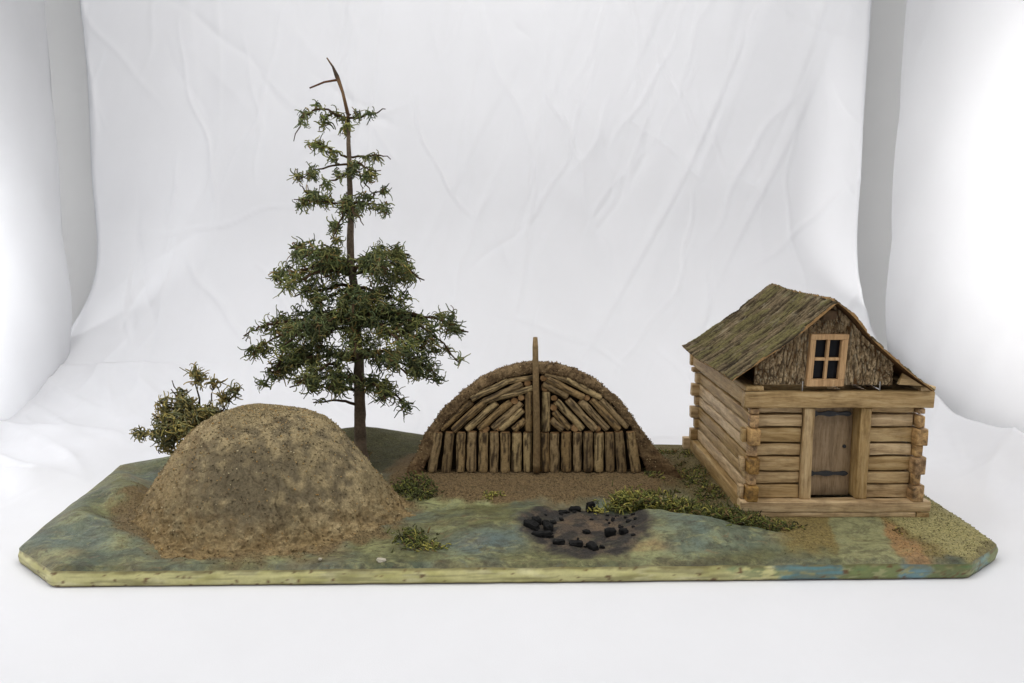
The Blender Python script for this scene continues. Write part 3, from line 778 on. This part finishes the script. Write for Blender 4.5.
for yy in (.1215, .1265):
    for q in ((.4535, .1915), (.4590, .2040), (.4860, .1872), (.4830, .1895)): m.vert((q[0], yy, q[1]))
m.f += [(0, 3, 2, 1), (4, 5, 6, 7), (0, 1, 5, 4), (1, 2, 6, 5), (2, 3, 7, 6), (3, 0, 4, 7)]
m.build('rafter_end', wood_x, cabin, smooth_=False)
for x in (.3420, .4330):
    m = MB(); m.tube([(x, .1245, .1826), (x, .1245, .1945)], .0007, 8); m.build('nail', nail_m, cabin)
# window, leaning a touch to the left at the foot
def wq(u, v): return (.3450+.0436*u+.0022*v*(1-u)+.0030*v*u, .1893+.0617*v)
def bar(mb_, u0, v0, u1, v1, ya, yb):
    c = [wq(u0, v0), wq(u1, v0), wq(u1, v1), wq(u0, v1)]; b = len(mb_.v)
    for y in (ya, yb):
        for x, z in c: mb_.vert((x, y, z))
    mb_.f += [(b, b+1, b+2, b+3), (b+7, b+6, b+5, b+4), (b, b+4, b+5, b+1), (b+1, b+5, b+6, b+2), (b+2, b+6, b+7, b+3), (b+3, b+7, b+4, b)]
def bevmod(o, wdt):
    b = o.modifiers.new('soft_edges', 'BEVEL'); b.width = wdt; b.segments = 2; return o
m = MB(); bar(m, 0, 0, 1, .135, .1195, .1270); bar(m, 0, .895, 1, 1, .1195, .1270); bar(m, 0, .1355, .150, .8945, .1198, .1270); bar(m, .835, .1355, 1, .8945, .1198, .1270)
win = bevmod(m.build('window', wood_win, cabin, smooth_=False), .0007)
m = MB(); bar(m, .155, .1355, .200, .8945, .1222, .1272) if False else None
bar(m, .455, .1358, .530, .8942, .1212, .1262); bar(m, .1505, .495, .4545, .550, .1214, .1262); bar(m, .5305, .495, .8345, .550, .1214, .1262)
bevmod(m.build('muntin', wood_win, win, smooth_=False), .0005)
n = NT('dark_glass'); v = n.coords(); g = n.noise(v, 60, 3, .5)
n.done((.008, .008, .010), .10, n.bump(g, .0012, .5), .18); glass_m = n.m
m = MB(); bar(m, .13, .12, .86, .91, .1274, .1284); m.build('pane', glass_m, win, smooth_=False)

# ------------------------------------------------------------------ foliage
def tendril(m, p, d, L, r, col, rnd, droop=.0, segs=6):
    pts = [Vector(p)]; d = Vector(d).normalized()
    ax = Vector((rnd.gauss(0, 1), rnd.gauss(0, 1), rnd.gauss(0, 1))).normalized(); cu = rnd.choice((-1, 1))*rnd.uniform(.2, .95)
    for k in range(segs):
        d = Quaternion(ax, cu)@d; d = (d+Vector((rnd.gauss(0, .16), rnd.gauss(0, .16), rnd.gauss(0, .16)-droop))).normalized()
        pts.append(pts[-1]+d*(L/segs))
    m.tube(pts, [r*(.95 if k == 0 else 1.1-.5*k/segs) for k in range(segs+1)], 4, col, cap=True)
SP = [lin(120, 126, 80), lin(102, 112, 72), lin(86, 98, 68), lin(140, 142, 92), lin(118, 124, 90), lin(72, 80, 56), lin(146, 132, 84), lin(112, 92, 62)]
def tree_col(rnd, bias=0.): 
    c = rnd.choices(SP, [5, 6, 5, 2+bias*3, 3+bias*3, 3, 1.2, 1.2])[0]; k = rnd.uniform(.7, 1.15); return tuple(x*k for x in c)
TR = [(.030, -.2215), (.127, -.2207), (.214, -.2212), (.272, -.2224), (.325, -.2279), (.403, -.2265), (.46, -.2258), (.522, -.2260), (.530, -.2261)]
TY = .335
tree = thing('spruce_tree', (-.2215, TY, .036), 'tall thin dark green model spruce with a bare broken twig top, behind the mound', 'tree')
m = MB(); pts = []; rad = []
for k in range(48):
    t = k/47; z = .030+.50*t
    pts.append((interp(TR, z)+.0015*n3(z*30, 0, 1), TY+.0015*n3(z*30, 7, 1), z)); rad.append((.0070*(1-t)**.9+.0022)*(1+.08*n3(z*70, 3, 3))*(1+.5*smooth(.06, .03, z)))
m.tube(pts, rad, 10, lambda t: mixc(lin(128, 112, 94), lin(92, 80, 68), clamp(.5+n3(t*40, 1, 1))))
trunk = m.build('trunk', twig_m, tree)
def branch(path, r0, n, sig, Ls, bare0=.15, bare1=0., bias=0., down=.15, seed=0, parent=tree, colf=None, tr=.00092):
    """path: world points; woody branch with its own lichen foliage as a sub-part"""
    rnd = random.Random(seed)
    P = [Vector(p) for p in path]; m = MB(); pts = []
    N = 10
    L = [(b-a).length for a, b in zip(P, P[1:])]; T = sum(L)
    def at(t):
        d = clamp(t)*T
        for k, l in enumerate(L):
            if d <= l or k == len(L)-1: return P[k]+(P[k+1]-P[k])*(d/l)
            d -= l
    for k in range(N+1):
        t = k/N; j = .003*min(1, t*4); pts.append(at(t)+Vector((rnd.gauss(0, j*.4), rnd.gauss(0, j*.4), rnd.gauss(0, j*.4))))
    m.tube(pts, [r0*(1-.65*k/N) for k in range(N+1)], 6, lin(72, 56, 40))
    b = m.build('branch', twig_m, parent)
    if n:
        f = MB()
        clumps = []
        for _ in range(max(2, n//20)):
            t = rnd.uniform(bare0, 1-bare1); tp_ = .55+.45*math.sin(PI*clamp(t*.8+.15))
            clumps.append((t, at(t)+Vector((rnd.uniform(-1.5, 1.5), rnd.uniform(-1.5, 1.5), rnd.uniform(-1.1, 1.2)))*sig*tp_, rnd.uniform(.75, 1.35)*sig*tp_, rnd.choice(((.8, .8, .8), (1., 1., 1.), (1.1, 1.1, 1.05), (.9, .9, .9), (1.12, 1.0, .88), (1.02, .92, .82), (1.3, 1.25, 1.)))))
        for _ in range(n):
            t, cc_, cr_, ck_ = rnd.choice(clumps)
            o_ = Vector((rnd.gauss(0, 1), rnd.gauss(0, 1), rnd.gauss(0, 1))).normalized()*rnd.random()**.5*cr_
            q = cc_+o_
            out = (at(min(1, t+.1))-at(max(0, t-.1))).normalized()
            d = Vector((rnd.gauss(0, 1), rnd.gauss(0, 1), rnd.gauss(0, .9)))+out*.3+o_*(.28/max(cr_, 1e-4))
            tendril(f, q, d, rnd.uniform(*Ls), tr*rnd.uniform(.7, 1.25), tuple(z*k_ for z, k_ in zip((colf or tree_col)(rnd, bias), ck_)), rnd, down)
        f.build('foliage', leaf_m, b)
    return b
def tp(z): return (interp(TR, z), TY, z)
def P2(L, dys): return [(x, TY+dy, z) for (x, z), dy in zip(L, dys)]
# leader and bare twig
m = MB(); m.tube([(-.2261, TY, .528), (-.2321, TY, .5564), (-.2372, TY, .5720), (-.2395, TY, .5780), (-.2447, TY, .5906), (-.2525, TY, .6023)], [.0026, .0021, .0027, .0031, .0015, .0009], 8, lambda t: mixc(lin(122, 96, 70), lin(70, 60, 50), smooth(.45, .6, t)*smooth(.95, .75, t)))
m.build('leader', twig_m, tree)
m = MB(); m.tube([(-.2375, TY, .5735), (-.2563, TY-.004, .5696), (-.2756, TY-.008, .5610)], [.0017, .0014, .0011], 6, lin(96, 66, 44)); m.build('branch', twig_m, tree)
UP = [ # path, depth shifts, n, sigma
 ([(-.2263, .5215), (-.2467, .5286), (-.2658, .5312), (-.2828, .5186), (-.2934, .4898)], (0, -.01, -.02, -.03, -.03), 64, .0048),
 ([(-.2467, .5270), (-.260, .5190), (-.268, .509)], (-.01, 0, .01), 26, .005),
 ([(-.2263, .5219), (-.2056, .5240), (-.1891, .5286), (-.1698, .5339)], (0, -.005, -.01, -.01), 30, .003),
 ([(-.2263, .530), (-.222, .522), (-.228, .512)], (0, -.012, .0), 26, .006),
 ([(-.2265, .4683), (-.2429, .4764), (-.2578, .4831), (-.2743, .4845)], (0, -.01, -.02, -.02), 54, .005),
 ([(-.2265, .4696), (-.2071, .471), (-.185, .4737), (-.1699, .4696)], (0, .01, .01, .02), 30, .0032),
 ([(-.2254, .4602), (-.2448, .4588), (-.2713, .452), (-.2926, .4384)], (0, -.01, -.01, -.02), 70, .0058),
 ([(-.2254, .4615), (-.2075, .4588), (-.191, .452), (-.1773, .4466)], (0, -.02, -.03, -.03), 60, .006),
 ([(-.2254, .4585), (-.210, .446), (-.200, .430), (-.190, .418)], (0, -.015, -.02, -.02), 36, .0055),
 ([(-.226, .4484), (-.240, .440), (-.2600, .4288), (-.262, .415)], (0, -.015, -.03, -.03), 60, .006),
 ([(-.2271, .4069), (-.2479, .4076), (-.27, .4097), (-.2978, .4111)], (0, -.01, -.02, -.03), 100, .0066),
 ([(-.268, .4097), (-.2825, .4186), (-.2943, .4343)], (-.01, -.01, -.01), 36, .005),
 ([(-.2256, .4063), (-.2061, .409), (-.1867, .4049), (-.1689, .3891)], (0, -.01, -.02, -.03), 100, .0066),
 ([(-.200, .409), (-.188, .421), (-.176, .428)], (-.01, -.01, .0), 26, .005),
 ([(-.2272, .4044), (-.2362, .3781), (-.2439, .3559)], (-.005, -.03, -.04), 70, .0075),
 ([(-.2272, .4084), (-.240, .395), (-.258, .376)], (0, .04, .06), 44, .007),
 ([(-.2272, .4084), (-.214, .396), (-.200, .377)], (0, -.04, -.05), 44, .007)]
sd = 100
for L, dys, n_, sg in UP:
    sd += 1; branch(P2(L, dys), .0018, int(n_*1.6), sg*1.05, (.009, .018), .05, 0., .6, .12, sd)
LOW = [ # start z, tip (dx, z, dy), mid lift, n, sigma
 (.312, -.112, .302, -.02, .012, 190, .0095), (.322, -.096, .342, .01, .004, 170, .0095), (.308, -.085, .294, -.05, .012, 110, .009), (.314, -.060, .334, -.06, .010, 140, .0105), (.308, -.070, .320, .07, .01, 110, .0105),
 (.316, .106, .300, -.02, .016, 190, .0095), (.324, .082, .336, .01, .006, 170, .0095), (.310, .060, .318, -.07, .012, 140, .0105), (.308, .068, .294, .04, .010, 100, .0095),
 (.288, -.055, .268, -.03, .002, 120, .0105), (.288, .048, .262, -.04, .002, 130, .0105), (.272, .010, .262, -.08, .004, 120, .011), (.290, .078, .266, -.01, .004, 110, .0095), (.275, -.022, .252, .06, .002, 90, .011), (.290, -.088, .276, -.01, .006, 90, .009), (.262, -.030, .246, -.06, .002, 110, .011), (.262, .040, .246, -.05, .002, 100, .011),
 (.246, -.140, .228, -.01, .012, 230, .010), (.242, -.150, .200, -.04, .020, 200, .010), (.236, -.142, .150, -.02, .036, 190, .0095), (.240, -.085, .222, -.09, .014, 190, .011), (.244, -.090, .210, .09, .014, 130, .0105), (.232, -.105, .182, .03, .014, 150, .010),
 (.246, .112, .242, -.01, .008, 200, .0095), (.244, .160, .228, -.02, .016, 170, .0078), (.242, .150, .186, -.03, .034, 120, .0066), (.240, .085, .216, -.09, .012, 170, .0105), (.240, .085, .208, .08, .014, 120, .010), (.234, .112, .198, .02, .012, 150, .0095),
 (.192, -.122, .172, -.03, .010, 180, .010), (.188, -.140, .166, .02, .012, 150, .009), (.186, -.070, .168, -.09, .010, 170, .011), (.194, .118, .164, -.02, .018, 180, .009), (.188, .080, .178, -.08, .012, 160, .0105), (.188, .098, .150, .03, .014, 120, .009),
 (.156, -.102, .148, -.02, .010, 120, .009), (.148, .072, .120, -.02, .014, 120, .009), (.154, .052, .140, -.07, .010, 110, .010), (.152, -.050, .136, .07, .010, 80, .0095), (.158, -.030, .160, -.08, .008, 110, .0115),
 (.215, .012, .210, -.09, .006, 110, .0115), (.21, -.01, .20, .09, .006, 70, .0115)]
for z0, dx, z1, dy, lift, n_, sg in LOW:
    sd += 1; a = Vector(tp(z0)); b = Vector((a.x+dx*(.92 if dx < 0 else 1.), TY+dy, z1))
    q = [a]+[a+(b-a)*t+Vector((0, 0, lift*math.sin(PI*t))) for t in (.3, .55, .8)]+[b]
    branch(q, .0030, int(n_*1.5), sg*1.0, (.008, .022), .2, 0., 0., .10, sd)
for L, dys in (([(-.2207, .118), (-.245, .128), (-.262, .128), (-.2798, .1285)], (0, -.01, -.02, -.03)), ([(-.2207, .140), (-.255, .148), (-.290, .158)], (0, -.02, -.03)), ([(-.330, .240), (-.352, .236), (-.378, .2225)], (-.01, -.01, -.01))):
    sd += 1; branch(P2(L, dys), .0026, 14, .004, (.008, .014), .6, 0., .3, .1, sd)

# olive shrub behind the mound
SHC = [lin(158, 146, 92), lin(138, 132, 84), lin(114, 116, 82), lin(96, 100, 74), lin(132, 118, 82), lin(170, 158, 104), lin(124, 128, 96)]
def shrub_col(rnd, bias=0.): 
    c = rnd.choices(SHC, [4, 4, 4, 3, 2, 2, 3])[0]; k = rnd.uniform(.8, 1.15); return tuple(x*k for x in c)
SX, SY, SZ = -.418, .315, .022
shrub = thing('olive_shrub', (SX, SY, SZ), 'low spreading yellow olive lichen shrub leaning out from behind the mound at left', 'shrub')
m = MB(); m.tube([(SX, SY, SZ), (SX-.012, SY, .06), (SX-.03, SY, .09), (SX-.038, SY, .115)], [.0055, .005, .0045, .004], 8, lin(84, 66, 46)); m.build('trunk', twig_m, shrub)
for k, (tx, tz, dy, n_, sg) in enumerate([(-.530, .080, -.01, 90, .009), (-.515, .108, .0, 90, .0095), (-.500, .132, -.01, 80, .008), (-.484, .158, .0, 46, .006), (-.447, .174, -.01, 60, .0055), (-.474, .150, -.02, 70, .008), (-.385, .148, -.01, 80, .006), (-.420, .130, -.03, 80, .009),
                                        (-.455, .115, -.05, 110, .011), (-.480, .095, -.04, 110, .011), (-.44, .105, .04, 90, .011), (-.50, .075, -.03, 70, .009), (-.455, .085, -.03, 90, .010), (-.43, .15, .02, 40, .006)]):
    a = Vector((SX-.022, SY, .072)); b = Vector((tx, SY+dy, tz)); q = [a, a+(b-a)*.5+Vector((0, 0, .008)), b]
    branch(q, .0020, int(n_*1.7), sg*1.15, (.009, .021), .3, 0., 0., .02, 400+k, shrub, shrub_col, .00105)

# ------------------------------------------------------------------ moss
MOSS = [lin(104, 110, 58), lin(136, 134, 70), lin(176, 166, 88), lin(86, 90, 54), lin(124, 104, 68), lin(70, 70, 46)]
def mosscol(rnd, wts): 
    c = rnd.choices(MOSS, wts)[0]; k = rnd.uniform(.8, 1.15); return tuple(x*k for x in c)
def moss_on(m, rnd, x, y, L, h0, wts, r=.0008):
    z = ground(x, y)
    tendril(m, (x, y, z-.001+rnd.uniform(0, h0)), (rnd.gauss(0, .9), rnd.gauss(0, .9), rnd.uniform(.1, 1.0)), L*.75*rnd.uniform(.5, 1.2), r*rnd.uniform(.7, 1.3), mosscol(rnd, wts), rnd, .05, 4)
rnd = random.Random(77); m = MB()
DR = [(.128, .178, .012, .012), (.150, .172, .018, .016), (.172, .165, .022, .016), (.195, .158, .024, .014), (.218, .148, .026, .012), (.240, .136, .028, .010), (.258, .118, .024, .008), (.270, .098, .018, .007), (.285, .092, .014, .006)]
for k in range(5200):
    s = rnd.random()*(len(DR)-1); i = int(s); t = s-i; a, b = DR[i], DR[min(i+1, len(DR)-1)]
    cx, cy, sg, hh = [a[q]*(1-t)+b[q]*t for q in range(4)]
    x, y = cx+rnd.gauss(0, .008), cy+rnd.gauss(0, sg*.62)
    yel = smooth(.24, .14, x)
    if fbm(x*45, y*60, 9) < -.06+.05*rnd.random(): continue
    if x > .272 and y > .115: continue
    moss_on(m, rnd, x, y, .016, hh*1.15, [4, 4*yel+1.5, 4*yel+.4, 3, 2.5, 2-1.5*yel])
for k in range(2600):   # thinner growth up the slope beside the cabin wall
    x, y = rnd.uniform(.185, .274), rnd.uniform(.15, .42)
    if fbm(x*25, y*25, 4) < .02: continue
    moss_on(m, rnd, x, y, .010, .003, [3, 2, .6, 3, 4, 2])
for k in range(600):
    x, y = rnd.gauss(.305, .012), rnd.gauss(.094, .006)
    moss_on(m, rnd, x, y, .008, .003, [3, 1, .5, 4, 4, 3])
mo = m.build('moss', leaf_m); tag(mo, 'drift of green and yellow moss running from the fire pit to the cabin corner', 'moss', None, 'stuff')
def tuft(x, y, n_, sx, sy, L, h, wts, label, seed):
    r_ = random.Random(seed); m = MB()
    for _ in range(int(n_*1.5)): moss_on(m, r_, x+r_.gauss(0, sx), y+r_.gauss(0, sy), L, h, wts)
    tag(m.build('moss_tuft', leaf_m), label, 'moss tuft', 'small moss tufts on the board')
tuft(-.140, .232, 260, .015, .013, .012, .008, [4, 1, .3, 5, 1, 4], 'dark green moss tuft between the mound and the left foot of the log fronted lodge', 1)
tuft(-.118, .212, 120, .010, .008, .010, .006, [4, 1, .3, 5, 1, 4], 'flat dark moss tuft lying on the earth just in front of the lodge left foot', 2)
tuft(-.112, .066, 110, .010, .010, .012, .006, [4, 1.5, .4, 5, 1, 4], 'larger dark green moss tuft at the right front foot of the mound', 3)
tuft(-.096, .046, 80, .012, .005, .010, .003, [3, 3, 2, 2, 1, 1], 'thin yellowish moss tuft right of the mound close to the front edge', 4)
tuft(-.452, .268, 130, .016, .006, .010, .003, [4, 1, .3, 5, 1, 3], 'thin green moss tuft at the left rear foot of the mound', 5)
tuft(.1055, .157, 46, .005, .003, .009, .006, [1, 3, 6, 1, 0, 0], 'bright yellow moss tuft beside the upright charred lump at the back of the fire pit', 6)
tuft(-.024, .192, 40, .008, .003, .007, .002, [3, 3, 3, 1, 1, 0], 'tiny yellow green moss tuft at the front of the lodge earth floor', 7)
tuft(-.238, .375, 130, .009, .007, .016, .010, [2, .5, 0, 4, 4, 5], 'dark brown green moss tuft on the hill left of the spruce trunk', 8)
tuft(.452, .092, 16, .005, .003, .006, .002, [.5, 1, .5, .3, 7, .3], 'rusty brown moss tuft on the pale ground right of the cabin path', 9)

# ------------------------------------------------------------------ fire pit charcoal and small bits
def lump(loc, size, rot, label, seed, mat=char_m, name='charcoal', cat='charcoal', group='charcoal pieces of the fire pit'):
    bm = bmesh.new(); bmesh.ops.create_cube(bm, size=1)
    bmesh.ops.subdivide_edges(bm, edges=bm.edges[:], cuts=5, use_grid_fill=True)
    for v in bm.verts:
        s_ = v.co.normalized()*.62; v.co = v.co.lerp(s_, .42)
        nn = noise.noise_vector(v.co*2.2+Vector((seed*3.1, 0, 0)))*.16+noise.noise_vector(v.co*6+Vector((seed, 0, 0)))*.06; v.co += nn
        v.co = Vector((v.co.x*size[0], v.co.y*size[1], v.co.z*size[2]))
    me = bpy.data.meshes.new(name); bm.to_mesh(me); bm.free(); me.materials.append(mat)
    for p in me.polygons: p.use_smooth = seed % 2 == 0
    o = link(bpy.data.objects.new(name, me)); o.location = (loc[0], loc[1], ground(*loc[:2])+loc[2]); o.rotation_euler = rot
    return tag(o, label, cat, group)
FIRE = [
 ((.0170, .084, .005), (.023, .013, .011), (.1, .2, -.5), 'slanting charred log on the left side of the fire pit cluster'),
 ((.0370, .091, .006), (.011, .018, .013), (0, .2, .3), 'stubby charred block on the right side of the left fire pit cluster'),
 ((.0300, .066, .004), (.028, .010, .009), (0, 0, .08), 'flat charred stick lying in front of the left fire pit cluster'),
 ((.0240, .104, .005), (.013, .012, .010), (.2, .1, .4), 'small charred lump at the back left of the left fire pit cluster'),
 ((.0345, .106, .004), (.010, .010, .009), (.2, .1, .9), 'smallest charred lump at the back right of the left fire pit cluster'),
 ((.0470, .050, .003), (.016, .009, .008), (0, 0, -.1), 'short charred stick, left end of the front row in the fire pit'),
 ((.0660, .049, .003), (.020, .010, .009), (0, 0, .05), 'long charred stick in the middle of the front row of the fire pit'),
 ((.0845, .043, .004), (.011, .020, .010), (.1, 0, .45), 'thick charred stub pointing to the front edge, right of the front row'),
 ((.0950, .047, .002), (.007, .006, .006), (0, .3, .2), 'small charred crumb right of the stub pointing to the front edge'),
 ((.1075, .074, .005), (.016, .012, .012), (0, 0, .3), 'square charred block with a black end at the right of the fire pit'),
 ((.1235, .077, .004), (.013, .010, .009), (0, 0, .1), 'smaller charred block, rightmost in the fire pit'),
 ((.0740, .158, .003), (.018, .011, .008), (0, 0, .1), 'low charred stick at the back of the fire pit, left of the upright lump'),
 ((.0930, .158, .008), (.013, .011, .018), (0, .1, .2), 'tall upright charred lump at the back of the fire pit'),
 ((.0810, .084, .002), (.010, .010, .007), (0, 0, .6), 'charred crumb alone in the middle of the fire pit'),
 ((.0440, .114, .002), (.010, .008, .006), (0, 0, .2), 'charred crumb behind the left cluster, towards the middle of the fire pit'),
 ((.0580, .150, .001), (.014, .009, .005), (0, 0, .1), 'flat charred flake at the back left of the fire pit')]
for k, (l_, s_, r_, lb) in enumerate(FIRE): lump((l_[0]+.005, l_[1]+.001, l_[2]*.6), tuple(q*.74 for q in s_), r_, lb, k+1)
rf = random.Random(12)
for k in range(30):
    an = rf.uniform(0, 2*PI); rr = rf.uniform(.35, 1.0)**.7
    q = rf.uniform(.0022, .0044)
    lump((.086+.066*rr*math.cos(an), .096+.060*rr*math.sin(an), .0006), (q*1.4, q, q*.7), (rf.uniform(-.3, .3), rf.uniform(-.3, .3), rf.uniform(0, 3)), 'tiny charcoal crumb scattered in the ash of the fire pit', 50+k, name='charcoal_crumb', group='tiny charcoal crumbs in the fire pit ash')
lump((-.1395, .0125, .0012), (.009, .006, .0035), (0, .2, .3), 'white flake on the front edge of the board, right of the mound', 31, white_chip, 'flake', 'flake', None)
lump((-.205, .0125, .0025), (.0032, .0026, .0022), (0, .2, .3), 'tiny white flake at the very front foot of the mound', 33, white_chip, 'flake', 'flake', None)
